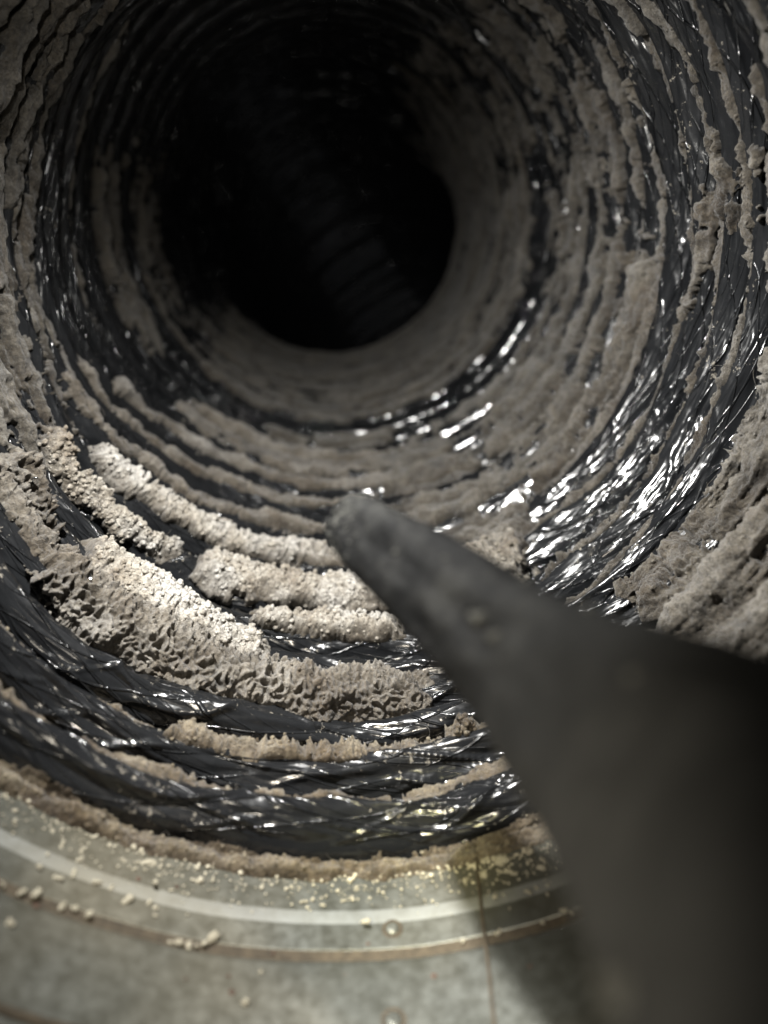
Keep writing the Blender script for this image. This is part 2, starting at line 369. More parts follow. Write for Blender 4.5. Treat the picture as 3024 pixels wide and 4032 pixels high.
# ------------------------------------------------------------------ film surface of the duct
UT = np.linspace(-2, UMAX+1, 9000)
GT = np.concatenate([[0], np.cumsum(np.abs(np.diff(rib_h(UT)[0])))])      # length gained going over the folds
def over(u): return np.interp(u, UT, GT)
def film_height(u, TH, S, thd):
    """inward height of the plastic film, rows x columns"""
    h, k, f = rib_h(u)
    SP = S+.9*over(u)[:, None]
    A = TH*R0                                                     # arc length
    H = np.repeat(h[:, None], TH.shape[1], 1)
    wr = np.clip((u+.45)*3, 0, 1)[:, None]
    far = (np.clip((.34-S)/.1, .25, 1))
    kk = k[:, None]
    # fold heights vary around each ring
    H = H*(1+.22*perlin(A*26+kk*5.3, kk*2.7+0*A))
    # crinkles: creases running slantwise over the folds, finer ones across
    w1_ = .006*perlin(A*30, S*60+kk*.7); w2_ = .004*perlin(A*34+9, S*70+3)
    a_, s_ = A+w1_, S+w2_
    s_ = s_+.9*over(u)[:, None]; q = 0
    side = sm(np.abs(thd), 28, 50)[None]
    c1 = facet(a_*38+s_*90, (s_-q)*230-a_*30+kk*3.3, 1)
    c2 = facet(a_*150-s_*90, (s_-q)*360+a_*60+kk*1.7, 2)
    c3 = facet(a_*40+s_*60, (s_-q)*420+kk*9.1+a_*40, 3)
    c4 = facet(a_*95, (s_-q)*800+kk*2.1-a_*60, 4)
    W = (.0024*c1+.0005*c2)*(1-.75*side)+(.0010*c3+.0002*c4)*(.25+.75*side)
    W = W+.0010*perlin(A*28+3, S*60)*(1-.6*side)
    # pinched creases: narrow raised lines where the sheet is gathered
    def run(v, w): return np.clip(1-np.abs(v-np.floor(v)-.5)/w, 0, 1)
    m1 = sm(perlin(A*45+60, S*90+8), -.4, .1); m2 = sm(perlin(A*38+20, S*80+48), -.35, .15)
    n1 = perlin(A*24+5, S*60+kk*1.3); n2 = perlin(A*30+35, S*50+kk*2.3)
    v1 = A*26+SP*105+.8*n1+kk*.37; v2 = -A*38+SP*95+.9*n2+kk*.61
    W = W+(.0010*run(v1, .12)*m1+.0009*run(v2, .12)*m2)*(1-.45*side)
    v3 = A*16+SP*260+.5*n2+kk*.2
    W = W+.0007*run(v3, .16)*(.2+.8*side)*(1-.5*m1)
    return H, W*wr*far
# creases of the plastic are drawn in (arc, along) coordinates stored with the mesh
def normal2(S, H):
    """unit normal of the fold profile in the (along, inward) plane, the fold leaning by SH"""
    a = np.gradient(S-SH*H, axis=0); b = np.gradient(H, axis=0); n = np.hypot(a, b)+1e-12
    a, b = a/n, b/n
    return -b, a
SH = .30                                                           # folds lean towards the opening
thd = theta_cols(1040)[:-1]
uu = u_rows(-.5, UMAX-1, 44)
# make every valley a row of its own so that corrugations part there
for k in range(0, UMAX-1):
    i = np.argmin(np.abs(uu-(k+.5))); uu[i] = k+.5
uu = np.unique(uu)
S = S_of(uu, thd); TH = np.radians(thd)[None]+0*S
H, W = film_height(uu, TH, S, thd)
n_s, n_h = normal2(S, H)
FX, FY, FZ = tube(S-SH*H+W*n_s, TH, R0-H-W*n_h)
CRV = np.clip(H/.0085, 0, 1)
duct = tag(empty('flexible_duct', (0, .12, -.11)), 'flexible black plastic duct with crinkled ring folds running back from the steel collar', 'duct')
duct_inv = duct.matrix_world.inverted()
DO = np.array([0, .12, -.11])
k = -1
edges = [0]+[int(np.argmin(np.abs(uu-(j+.5)))) for j in range(0, UMAX-1)]
for a, b in zip(edges[:-1], edges[1:]):
    if b <= a: continue
    me = grid_mesh('corrugation', FX[a:b+1]-DO[0], FY[a:b+1]-DO[1], FZ[a:b+1]-DO[2], closed=True, attrs={'crest': CRV[a:b+1], 'arc': (TH*R0)[a:b+1], 'along': (S+.9*over(uu)[:, None])[a:b+1]})
    obj('corrugation', me, M_FILM, duct)

# ------------------------------------------------------------------ lint
# patches: theta range, u range, thickness (mm), kind of texture, name, label, soft edge
P = []
def patch(t0, t1, u0, u1, mm, tex, key, cov=1.0, e=4.):
    P.append((t0, t1, u0, u1, mm*.001, tex, key, cov, e))
KEYS = {}
def key(k, name, label, cat='lint', group=None, m=None, stuff=False): KEYS[k] = (name, label, cat, group, m or M_LINT, stuff)
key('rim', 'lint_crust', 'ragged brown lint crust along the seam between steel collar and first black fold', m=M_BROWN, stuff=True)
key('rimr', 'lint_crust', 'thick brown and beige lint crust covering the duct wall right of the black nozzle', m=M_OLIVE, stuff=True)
key('a', 'lint_strip', 'thin lint strip resting on top of the nearest shiny black fold', m=M_BROWN)
key('b', 'lint_strip', 'broad brown lint strip lying between the second and third black folds', m=M_BROWN)
key('bank', 'lint_bank', 'widest bank of coral-like grey lint, left of the nozzle and above the shiny folds')
key('f', 'lint_roll', 'short pale lint roll with frayed side, just left of the nozzle above the wide bank')
key('r1', 'lint_roll', 'brightest pebbled lint roll, thick, ending at a dark notch on its left')
key('r1l', 'lint_roll', 'lumpy pale lint roll at the left above the wide lint bank')
key('r2', 'lint_roll', 'long smooth lint roll running behind the pebbled bright one to the nozzle')
key('r3', 'lint_roll', 'thin cracked lint roll ending at the tip of the nozzle')
key('r4', 'lint_roll', 'thin lint ridge between two black film stripes behind the nozzle tip')
key('r5', 'lint_roll', 'second thin lint ridge beyond the nozzle tip, below the smooth far lint')
key('r6', 'lint_roll', 'lint ridge right below the wide curved black film band')
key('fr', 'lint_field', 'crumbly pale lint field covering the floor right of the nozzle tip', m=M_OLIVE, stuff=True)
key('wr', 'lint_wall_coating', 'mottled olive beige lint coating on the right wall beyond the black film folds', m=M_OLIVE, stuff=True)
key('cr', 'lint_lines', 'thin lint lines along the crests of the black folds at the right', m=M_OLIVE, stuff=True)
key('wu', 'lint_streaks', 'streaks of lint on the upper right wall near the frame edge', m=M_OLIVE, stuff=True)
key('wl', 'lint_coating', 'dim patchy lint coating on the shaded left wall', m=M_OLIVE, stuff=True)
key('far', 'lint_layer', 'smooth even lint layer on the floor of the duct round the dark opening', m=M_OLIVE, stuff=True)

patch(-180, 34, -.76, -.36, 1.1, 'crumb', 'rim', .93)
patch(34, 180, -1.0, 1.5, 2.0, 'crumb', 'rimr', .86)
patch(42, 112, 1.3, 3.1, 1.9, 'crumb', 'rimr', .84)
patch(-180, 26, .16, .5, .7, 'crumb', 'a', .78)
patch(-70, 0, 1.18, 1.5, .7, 'crumb', 'b', .8)
patch(-27, 26, 1.12, 1.70, 1.9, 'coral', 'b')
patch(-68, -50, 2.9, 4.4, 3.8, 'coral', 'bank')
patch(-54, 9, 2.42, 3.7, 4.8, 'coral', 'bank')
patch(-50, -14, 3.5, 4.38, 4.6, 'pebble', 'bank')
patch(-20, 6.5, 4.82, 5.2, 2.6, 'pebble', 'f', 1.05)
patch(-31, 7, 5.70, 6.22, 3.4, 'pebble', 'r1', 1.1)
patch(-66, -35, 5.6, 6.1, 3.0, 'pebble', 'r1l')
patch(-58, 4, 6.76, 7.2, 2.4, 'pebble', 'r2', 1.0)
patch(-72, 2, 7.78, 8.12, 1.8, 'crumb', 'r3', .9)
patch(-72, 6, 8.82, 9.12, 1.3, 'crumb', 'r4', .85)
patch(-62, 14, 9.76, 10.2, 1.6, 'crumb', 'r5', .95)
patch(-48, 24, 10.74, 12.3, 1.2, 'crumb', 'r6', .86, 8)
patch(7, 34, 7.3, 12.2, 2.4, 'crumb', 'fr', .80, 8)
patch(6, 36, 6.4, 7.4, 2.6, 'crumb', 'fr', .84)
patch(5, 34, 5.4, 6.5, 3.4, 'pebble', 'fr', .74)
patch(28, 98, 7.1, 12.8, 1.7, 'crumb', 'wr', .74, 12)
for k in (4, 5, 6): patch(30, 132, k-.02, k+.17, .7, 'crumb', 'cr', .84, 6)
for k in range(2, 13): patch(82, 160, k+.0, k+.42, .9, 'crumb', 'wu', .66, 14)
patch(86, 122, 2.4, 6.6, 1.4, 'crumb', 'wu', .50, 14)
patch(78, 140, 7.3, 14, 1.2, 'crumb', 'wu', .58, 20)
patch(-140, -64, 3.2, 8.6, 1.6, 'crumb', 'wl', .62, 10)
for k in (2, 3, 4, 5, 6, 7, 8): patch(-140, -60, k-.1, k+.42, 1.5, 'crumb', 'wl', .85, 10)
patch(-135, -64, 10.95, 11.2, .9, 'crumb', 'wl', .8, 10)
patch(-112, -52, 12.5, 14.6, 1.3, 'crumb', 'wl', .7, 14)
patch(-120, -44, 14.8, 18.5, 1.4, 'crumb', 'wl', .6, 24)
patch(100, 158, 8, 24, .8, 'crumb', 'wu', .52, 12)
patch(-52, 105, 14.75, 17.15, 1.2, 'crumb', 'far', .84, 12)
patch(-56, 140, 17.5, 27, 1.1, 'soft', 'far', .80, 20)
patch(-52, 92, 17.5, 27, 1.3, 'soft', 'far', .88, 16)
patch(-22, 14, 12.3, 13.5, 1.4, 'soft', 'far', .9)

NC = 1300
tl = theta_cols(NC, -150, 160)
ul = u_rows(-1.5, 27, 60, True)
SL = S_of(ul, tl); TL = np.radians(tl)[None]+0*SL
HB, WB = film_height(ul, TL, SL, tl)
A = TL*R0; U = ul[:, None]+0*SL; T = tl[None]+0*SL
e1 = fbm(A*95, SL*95, 4, .6); e2 = fbm(A*420, SL*420, 3, .6); e0 = fbm(A*28+9, SL*28, 2); e1l = fbm(A*70, SL*70, 2, .5)
st = fbm(A*20+5+SL*30, SL*(150+90*np.clip((.4-SL)/.3, 0, 1))+A*3, 3)
TT = np.zeros(SL.shape); ID = np.full(SL.shape, -1); BEST = np.zeros(SL.shape)
keys = list(KEYS)
PEB = np.zeros(SL.shape); COR = np.zeros(SL.shape); SOFT = np.zeros(SL.shape)
for (t0, t1, u0, u1, th, tex, kk, cov, e) in P:
    r0 = max(0, np.searchsorted(ul, u0-.35)); r1 = min(len(ul), np.searchsorted(ul, u1+.35))
    c0 = max(0, np.searchsorted(tl, t0-e*2)); c1 = min(NC, np.searchsorted(tl, t1+e*2))
    if r1 <= r0 or c1 <= c0: continue
    sl = (slice(r0, r1), slice(c0, c1))
    u, t = U[sl], T[sl]
    n = e1[sl]; n2 = e2[sl]
    wu = max(.10, min(.3 if kk != 'bank' else .55, (u1-u0)*.35))
    du = np.minimum(u-u0, u1-u)/wu; dt = np.minimum(t-t0, t1-t)/e
    d = np.minimum(np.minimum(du, dt), 1.0)
    m = d+n*.6+n2*.28+e0[sl]*.3+st[sl]*(.9 if kk in ('fr', 'wr', 'far', 'wu', 'r6') else .42)-(1-cov)*1.9
    prof = np.clip(d+e1l[sl]*.55+e0[sl]*.3+.15+st[sl]*(.35 if kk in ('fr', 'wr', 'far', 'wu', 'r6') else 0), 0, 1)**.7*(.25+.75*sm(m, .0, .5))
    val = th*prof*(m > 0.06)
    cur = TT[sl]; b = val > cur
    TT[sl] = np.where(b, val, cur); ID[sl] = np.where(b, keys.index(kk), ID[sl])
    if tex == 'pebble': PEB[sl] = np.where(b, prof, PEB[sl])
    elif tex == 'coral': COR[sl] = np.where(b, prof, COR[sl])
    if tex != 'pebble': PEB[sl] = np.where(b, 0, PEB[sl])
    if tex != 'coral': COR[sl] = np.where(b, 0, COR[sl])
    SOFT[sl] = np.where(b, 1. if tex == 'soft' else 0., SOFT[sl])
on = TT > 1e-5
fill = np.clip((TT-.0028)/.002, 0, 1)*.55
hk = HK[np.clip(np.floor(ul+.5).astype(int)+2, 0, NR-1)][:, None]
base = HB*(1-fill)+np.maximum(HB, hk*.62)*fill
n_s, n_h = normal2(SL, base)
# the pile before its fine relief; relief is taken from noise in space so that steep fronts are not drawn out
D0 = WB*(1-fill)+TT
PX, PY, PZ = tube(SL-SH*base+D0*n_s, TL, R0-base-D0*n_h)
near = on.copy(); near[1:] |= on[:-1]; near[:-1] |= on[1:]
pp = np.stack([PX[near], PY[near], PZ[near]], 1)
def put(v): z = np.zeros(SL.shape); z[near] = v; return z
g0 = put(perlin3(pp*85)); g1 = put(perlin3(pp*190+5)); g2 = put(perlin3(pp*420+9)); g3 = put(perlin3(pp*900+3))
w1, wv = worley3((pp+.0006*np.stack([g1[near], g2[near], g0[near]], 1))*640); w3, _ = worley3(pp*330+4)
ba = put(np.sqrt(np.clip(1-(w1/.75)**2, 0, 1))); wv = put(wv); bc = put(np.sqrt(np.clip(1-(w3/.85)**2, 0, 1)))
cor = put((1-np.abs(perlin3(pp*480+20))*3.4)); cor2 = put(1-np.abs(perlin3(pp*230+30))*3.0)
det = .0013*g0+.0010*g1+.00055*g2+.00028*g3
det = det*(1-.45*PEB)*(1+.35*sm(T, 18, 40)*(1-SOFT))+PEB*(.0010*ba*(.3+1.2*wv)+.0013*bc)+COR*(.0010*cor+.0008*cor2+.0012*(bc-.6)+.0006*g3)
det = det+(1-SOFT)*(.0004*ba*wv)
det = det*(1-.35*SOFT)+.0010*st
TH_ = TT+np.clip(det, -TT*.9, 1)*np.clip(TT/.0006, 0, 1)
DL = WB*(1-fill)+np.where(on, TH_, -.0012)
LX, LY, LZ = tube(SL-SH*base+DL*n_s, TL, R0-base-DL*n_h)
tn = np.gradient(base+TT, axis=0)/np.gradient(SL, axis=0)      # lit top and shaded front put into the lint colour
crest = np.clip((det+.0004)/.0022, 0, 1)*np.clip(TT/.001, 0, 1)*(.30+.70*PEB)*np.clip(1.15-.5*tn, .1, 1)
anyon = on[:-1, :-1] | on[1:, :-1] | on[:-1, 1:] | on[1:, 1:]
fid = np.maximum(np.maximum(ID[:-1, :-1], ID[1:, :-1]), np.maximum(ID[:-1, 1:], ID[1:, 1:]))
# grains standing proud of the lint
ico = []
def unit_ico():
    t = (1+5**.5)/2
    v = np.array([(-1, t, 0), (1, t, 0), (-1, -t, 0), (1, -t, 0), (0, -1, t), (0, 1, t), (0, -1, -t), (0, 1, -t), (t, 0, -1), (t, 0, 1), (-t, 0, -1), (-t, 0, 1)], float)
    v /= np.linalg.norm(v[0])
    f = np.array([(0,11,5),(0,5,1),(0,1,7),(0,7,10),(0,10,11),(1,5,9),(5,11,4),(11,10,2),(10,7,6),(7,1,8),(3,9,4),(3,4,2),(3,2,6),(3,6,8),(3,8,9),(4,9,5),(2,4,11),(6,2,10),(8,6,7),(9,8,1)])
    return v, f
IV, IF = unit_ico()
rg = np.random.RandomState(11)
for ki, kk in enumerate(keys):
    m = anyon & (fid == ki)
    if not m.any(): continue
    name, label, cat, group, mm, stuff = KEYS[kk]
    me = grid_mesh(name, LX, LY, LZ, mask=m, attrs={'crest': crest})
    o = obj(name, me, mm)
    rr, cc = np.nonzero(on[:-1, :-1] & (ID[:-1, :-1] == ki) & (SL[:-1, :-1] < .34))
    area = None
    dens = {'bank': 3600, 'r1': 2300, 'f': 700, 'r1l': 1200, 'r2': 1500, 'rim': 2200, 'rimr': 1800, 'fr': 1800, 'b': 900, 'a': 500, 'wr': 1400, 'cr': 600, 'r3': 300}.get(kk, 0)
    if dens and len(rr):
        # only where the surface stands high
        w = crest[rr, cc]+.04+.5*PEB[rr, cc]; w = w/w.sum()
        pk = rg.choice(len(rr), min(int(dens*.54), len(rr)), replace=False, p=w)
        c = np.stack([LX[rr[pk], cc[pk]], LY[rr[pk], cc[pk]], LZ[rr[pk], cc[pk]]], -1)
        sz = (.00012+.00046*rg.rand(len(pk))**3.5)*(1+.75*PEB[rr[pk], cc[pk]])
        V = c[:, None]+IV[None]*sz[:, None, None]*(.7+.6*rg.rand(len(pk), 12, 1))
        F = (IF[None]+12*np.arange(len(pk))[:, None, None]).reshape(-1, 3)
        g = raw_mesh('grains', V.reshape(-1, 3), F)
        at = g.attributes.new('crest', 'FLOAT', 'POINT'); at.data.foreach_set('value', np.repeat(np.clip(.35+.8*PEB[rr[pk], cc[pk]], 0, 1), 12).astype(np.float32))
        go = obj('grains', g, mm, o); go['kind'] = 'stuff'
    tag(o, label, cat, group, 'stuff' if stuff else None)

# stray fibres and hairs lying over the lint
def fibres(n, seed):
    r = np.random.RandomState(seed); rr, cc = np.nonzero(on[:-1, :-1] & (SL[:-1, :-1] < .30) & (T[:-1, :-1] > -75) & (T[:-1, :-1] < 90)); Vs = []; Fs = []; c0 = 0
    for i in range(n):
        j = r.randint(len(rr)); a, b = rr[j], cc[j]; p = np.array([LX[a, b], LY[a, b], LZ[a, b]])
        inward = np.array([-p[0], 0, -p[2]-.01]); inward /= np.linalg.norm(inward)
        d = r.randn(3); d -= inward*(d@inward)*.7; d /= np.linalg.norm(d); L_ = r.uniform(.0015, .006); m = 7; rad = r.uniform(.00003, .00006)
        k = r.randn(3)*.5; q = p+inward*.0004; pts = []
        for t in range(m):
            pts.append(q.copy()); d = d+k*.25-inward*.04*(t-2); d /= np.linalg.norm(d); q = q+d*L_/m
        pts = np.array(pts); tn_ = np.gradient(pts, axis=0); s1 = np.cross(tn_, inward); s1 /= np.linalg.norm(s1, axis=1)[:, None]+1e-9; s2 = np.cross(tn_, s1); s2 /= np.linalg.norm(s2, axis=1)[:, None]+1e-9
        for w in range(3):
            an = w*2.094; Vs.append(pts+rad*(s1*math.cos(an)+s2*math.sin(an)))
        for t in range(m-1):
            for w in range(3):
                w2 = (w+1) % 3; Fs.append((c0+w*m+t, c0+w*m+t+1, c0+w2*m+t+1, c0+w2*m+t))
        c0 += 3*m
    return raw_mesh('lint_fibres', np.concatenate(Vs), np.array(Fs))
tag(obj('lint_fibres', fibres(420, 77), M_LINT), 'fine stray fibres and hairs clinging to the lint all over the duct', 'fibres', kind='stuff')

# ------------------------------------------------------------------ steel collar
collar = tag(empty('steel_collar', (0, .08, -.112)), 'dull galvanised steel collar in front of the flexible duct, with rubbed bead and crumbs', 'duct collar')
CO = np.array([0, .08, -.112])
def revolve(name, prof, m, nth=420, t0=-180, t1=180, parent=collar, off=CO, wob=0.):
    """prof: list of (y, inward height)"""
    th = np.radians(np.linspace(t0, t1, nth)); closed = (t1-t0) >= 360
    if closed: th = th[:-1]
    y = np.array([p[0] for p in prof])[:, None]+0*th[None]; h = np.array([p[1] for p in prof])[:, None]+0*th[None]
    y = y+wob*perlin(th[None]*2.2+0*y, th[None]*0+4.4)
    # the sheet is drawn slightly towards the left of the floor
    y = y+.0012*np.sin(np.clip(th, -1.2, 1.2)*1.3)[None]
    h = h+.0002*perlin(th[None]*6+0*y, y*60)
    X, Y, Z = tube(y, th[None]+0*y, R0+.0006-h)
    return obj(name, grid_mesh(name, X-off[0], Y-off[1], Z-off[2], closed=closed), m, parent)
def lin(a, b, n): return list(np.linspace(a, b, n))
revolve('outer_sleeve', [(-.03, .0012)]+[(y, .0012) for y in lin(-.02, .0985, 20)]+[(.0992, .0011), (.0997, .0007), (.0999, 0), (.0999, -.001)], M_METAL)
revolve('joint_groove', [(.0985, .0001), (.1005, .0002), (.1019, .0004), (.1024, .0004)], M_GRIME)
revolve('inner_sleeve', [(.1019, -.0004), (.1020, .0005)]+[(y, .0005) for y in lin(.1022, .1072, 8)], M_METAL)
revolve('rubbed_bead', [(.1072, .0005), (.1076, .00053), (.1080, .00055), (.1086, .00056), (.1092, .00055), (.1097, .00053), (.1100, .0005)], M_BEAD)
revolve('collar_end', [(y, .0005) for y in lin(.1100, .1235, 10)], M_METAL)
revolve('joint_groove', [(.0815, .0010), (.0815, .0016), (.0822, .0019), (.0829, .0016), (.0829, .0010)], M_GRIME, 160, -75, -22)
# lengthwise lap seam of the sheet
def strip(name, pts, w, h, m, parent, off):
    s = np.array([p[1] for p in pts]); t = np.radians([p[0] for p in pts])
    prof = [(-w/2, 0), (-w/2, h), (w/2, h), (w/2, 0)]
    Y = np.repeat(s[:, None], 4, 1); TT_ = t[:, None]+np.array([p[0]/R0 for p in prof])[None]; Hh = np.array([p[1] for p in prof])[None]+0*Y
    X, Yy, Z = tube(Y, TT_, R0+.0006-Hh)
    return obj(name, grid_mesh(name, X-off[0], Yy-off[1], Z-off[2], smooth=False), m, parent)
seam = [(12.0, .1235), (11.7, .1185), (11.4, .1133), (11.0, .1041), (10.7, .0952), (10.2, .0864), (9.6, .076), (9, .06)]
strip('seam_gap', seam, .00055, .0017, M_GRIME, collar, CO)
def disc(name, th, s, r, h, m, parent, off, n=20, ring=False, h0=.0012):
    t0 = math.radians(th); prof = ([(0, h*.8), (r*.5, h), (r*.8, h*.85), (r, 0)] if not ring else [(r*.62, 0), (r*.7, h), (r*.9, h), (r, 0)])
    a = np.linspace(0, 2*np.pi, n+1)[:-1]
    rad = np.array([p[0] for p in prof])[:, None]+0*a; hh = np.array([p[1] for p in prof])[:, None]+0*a+h0
    X, Y, Z = tube(s+rad*np.sin(a)[None], t0+rad*np.cos(a)[None]/R0, R0+.0006-hh)
    return obj(name, grid_mesh(name, X-off[0], Y-off[1], Z-off[2], closed=True), m, parent)
disc('rivet', 1.9, .1059, .0013, .0005, M_METAL, collar, CO, h0=.0005); disc('rivet_ring', 1.9, .1059, .0019, .0003, M_GRIME, collar, CO, ring=True, h0=.0004)
disc('rivet', 1.4, .0885, .0015, .0005, M_METAL, collar, CO); disc('rivet_ring', 1.4, .0885, .0021, .0003, M_GRIME, collar, CO, ring=True, h0=.0011)
for (t, s) in [(-24.2, .1103), (-20.3, .1108), (-22.0, .0925), (-13.7, .0952), (-13.2, .0925), (-2.9, .0967), (-.6, .1031), (-32.3, .0985), (-9.8, .1009), (5.5, .0955), (-17.5, .0935), (14.5, .094)]:
    disc('rust_spot', t, s, rnd.uniform(.0003, .0008), .0001, M_RUST, collar, CO, 9, h0=.0012 if s < .0995 else .0006)

# ------------------------------------------------------------------ crumbs on the collar
CRUMBS = [(-31.7,.1044,1.38),(-32.6,.1007,1.67),(-33.9,.1002,1.0),(-35.8,.1002,.86),(-30.0,.1004,1.2),(-28.9,.1007,1.27),(-27.6,.1007,1.47),(-33.7,.0943,1.25),(-24.9,.1061,1.62),(-27.9,.1068,1.06),(-30.3,.1071,.99),(-32.3,.1113,1.11),(-33.8,.1133,.75),(-33.1,.1142,.68),(-37.6,.1115,.81),(-38.0,.1133,.83),(-30.7,.1133,.83),(-30.4,.1118,.89),(-30.3,.11,.95),(-30.5,.1155,.69),(-26.4,.1068,.78),(-33.5,.1054,.77),(-22.5,.1098,1.31),(-22.4,.1063,1.06),(-21.7,.1061,.91),(-21.6,.1041,.55),(-24.0,.114,.91),(-23.2,.1142,.83),(-22.5,.1155,.69),(-23.8,.1123,.6),(-18.7,.1155,.99),(-18.0,.113,1.5),(-17.1,.1137,.75),(-19.6,.0994,.72),(-18.8,.1002,1.0),(-17.9,.0999,1.19),(-17.2,.1002,.8),(-15.7,.1017,2.02),(-12.0,.0906,1.2),(-10.9,.0965,.64),(-.7,.1073,1.0),(-9.1,.1142,.61),(-7.8,.1147,.53),(-7.2,.1115,.74),(-6.3,.112,.67),(-4.9,.1128,.6),(-2.2,.1123,.82),(-3.2,.112,.59),(-13.5,.1142,.45),(-11.7,.1137,.75),(-5.2,.111,.52),(16.2,.1076,.93),(17.1,.1081,.57),(18.0,.1068,.57),(18.3,.1078,.5),(19.1,.1026,.82),(19.8,.1019,.81),(16.8,.1017,.67),(8.8,.1017,.61),(12.3,.1019,.88),(12.7,.1083,.86),(13.9,.1061,.49),(18.0,.113,1.5),(18.6,.1142,.98),(17.8,.1167,1.55),(17.0,.1174,1.01),(14.9,.1135,1.5),(13.0,.1174,1.95),(14.2,.1162,1.93),(12.0,.1142,1.36),(19.4,.1167,.85),(9.9,.114,1.13),(10.5,.117,.93)]
def crumb_mesh(seed, lobes=4):
    r = np.random.RandomState(seed); Vs = []; Fs = []
    for i in range(lobes):
        c = r.randn(3)*[.42, .42, .18]+[0, 0, .35]; sc = .45+.35*r.rand()
        v = IV*(sc*(.75+.5*r.rand(12, 1)))*[1, 1, .85]+c
        Vs.append(v); Fs.append(IF+12*i)
    me = raw_mesh('lint_crumb', np.concatenate(Vs), np.concatenate(Fs)); me.materials.append(M_CRUMB); return me
CM = [crumb_mesh(i, 3+i % 3) for i in range(8)]
big = {1: 'large pale crumb with a dark shadow lying in the groove at the far left', 8: 'single large pale crumb between groove and bead at the left',
       37: 'long yellowish crumb lying across the dark groove of the steel collar', 38: 'lone crumb low on the bare steel between the groove and the frame edge',
       7: 'lone round crumb on bare steel below the groove at the far left'}
ORD = ['leftmost', 'second', 'third', 'fourth', 'fifth', 'sixth', 'seventh', 'eighth', 'ninth', 'tenth', 'eleventh', 'twelfth', 'thirteenth', 'fourteenth', 'fifteenth', 'sixteenth', 'seventeenth', 'eighteenth', 'nineteenth', 'twentieth', 'twenty-first', 'twenty-second', 'twenty-third', 'twenty-fourth', 'twenty-fifth', 'twenty-sixth', 'twenty-seventh', 'twenty-eighth', 'twenty-ninth', 'thirtieth']
def zone(s, t):
    side = 'right of the seam' if t > 11.6 else 'left of the seam'
    z = ('below the groove' if s < .0985 else 'in the dark groove' if s < .1025 else 'between groove and bead' if s < .1072 else 'on the rubbed bead' if s < .110 else 'above the bead' if s < .1135 else 'close under the lint crust')
    return z+', '+side
LAB = {}
for zz in {zone(s, t) for t, s, _ in CRUMBS}:
    ids = sorted((i for i, (t, s, _) in enumerate(CRUMBS) if zone(s, t) == zz), key=lambda i: CRUMBS[i][0])
    for n, i in enumerate(ids):
        m_ = CRUMBS[i][2]; w = 'large' if m_ > 1.3 else 'middling' if m_ > .85 else 'tiny'
        LAB[i] = w+' pale crumb, '+(('the only one' if len(ids) == 1 else 'leftmost' if n == 0 else 'rightmost' if n == len(ids)-1 else ORD[n]+' from left'))+' '+zz
for i, (t, s, mmz) in enumerate(CRUMBS):
    o = bpy.data.objects.new('lint_crumb', CM[i % 8]); COL.objects.link(o)
    th = math.radians(t); h = .0012 if s < .0995 else .0006
    if .1072 < s < .11: h = .0014
    X, Y, Z = tube(s, th, R0+.0006-h)
    o.location = (float(X), float(Y), float(Z))
    r = mmz*.0005*1.2
    o.scale = (r*rnd.uniform(.8, 1.3), r*rnd.uniform(.8, 1.3), r*rnd.uniform(.8, 1.1))
    if i == 37: o.scale = (r*.7, r*1.5, r*.8)
    o.rotation_euler = (0, -th, rnd.uniform(0, 6.28))
    tag(o, big.get(i) or LAB[i], 'crumb', 'crumbs on the collar')

# ------------------------------------------------------------------ larger clods
def clod(name, t, u, size, seed, label, m=M_LINT, squash=.8, lift=.007, n=60):
    r = np.random.RandomState(seed)
    s = float(S_of(np.array([u]), np.array([float(t)]))[0, 0])
    X, Y, Z = tube(s, math.radians(t), R0-lift)
    c = np.array([float(X), float(Y), float(Z)])
    Vs = []; Fs = []
    for i in range(n):
        d = r.randn(3); d /= np.linalg.norm(d); rad = size*(.35+.65*r.rand()**.6)
        p = d*rad*[1, .8, squash]; sc = size*(.16+.2*r.rand())
        Vs.append(p+IV*sc*(.7+.6*r.rand(12, 1))); Fs.append(IF+12*i)
    me = raw_mesh(name, np.concatenate(Vs), np.concatenate(Fs))
    o = obj(name, me, m); o.location = c
    return tag(o, label, 'lint clod')
clod('lint_clod', 19, 5.15, .0042, 1, 'knobbly pale lint clod just above the upper edge of the nozzle')
clod('lint_clod', 14, 5.9, .0040, 2, 'pale lint clod farther left against the upper edge of the nozzle, partly hidden by it')
clod('lint_clod', 31, 5.75, .0028, 3, 'small tan lint clod beside the black film at the right of the nozzle')
clod('lint_clod', 13.5, 1.0, .0028, 4, 'ragged yellowish lint clod perched on the black fold beside the nozzle', M_BROWN, .8, .010, 40)

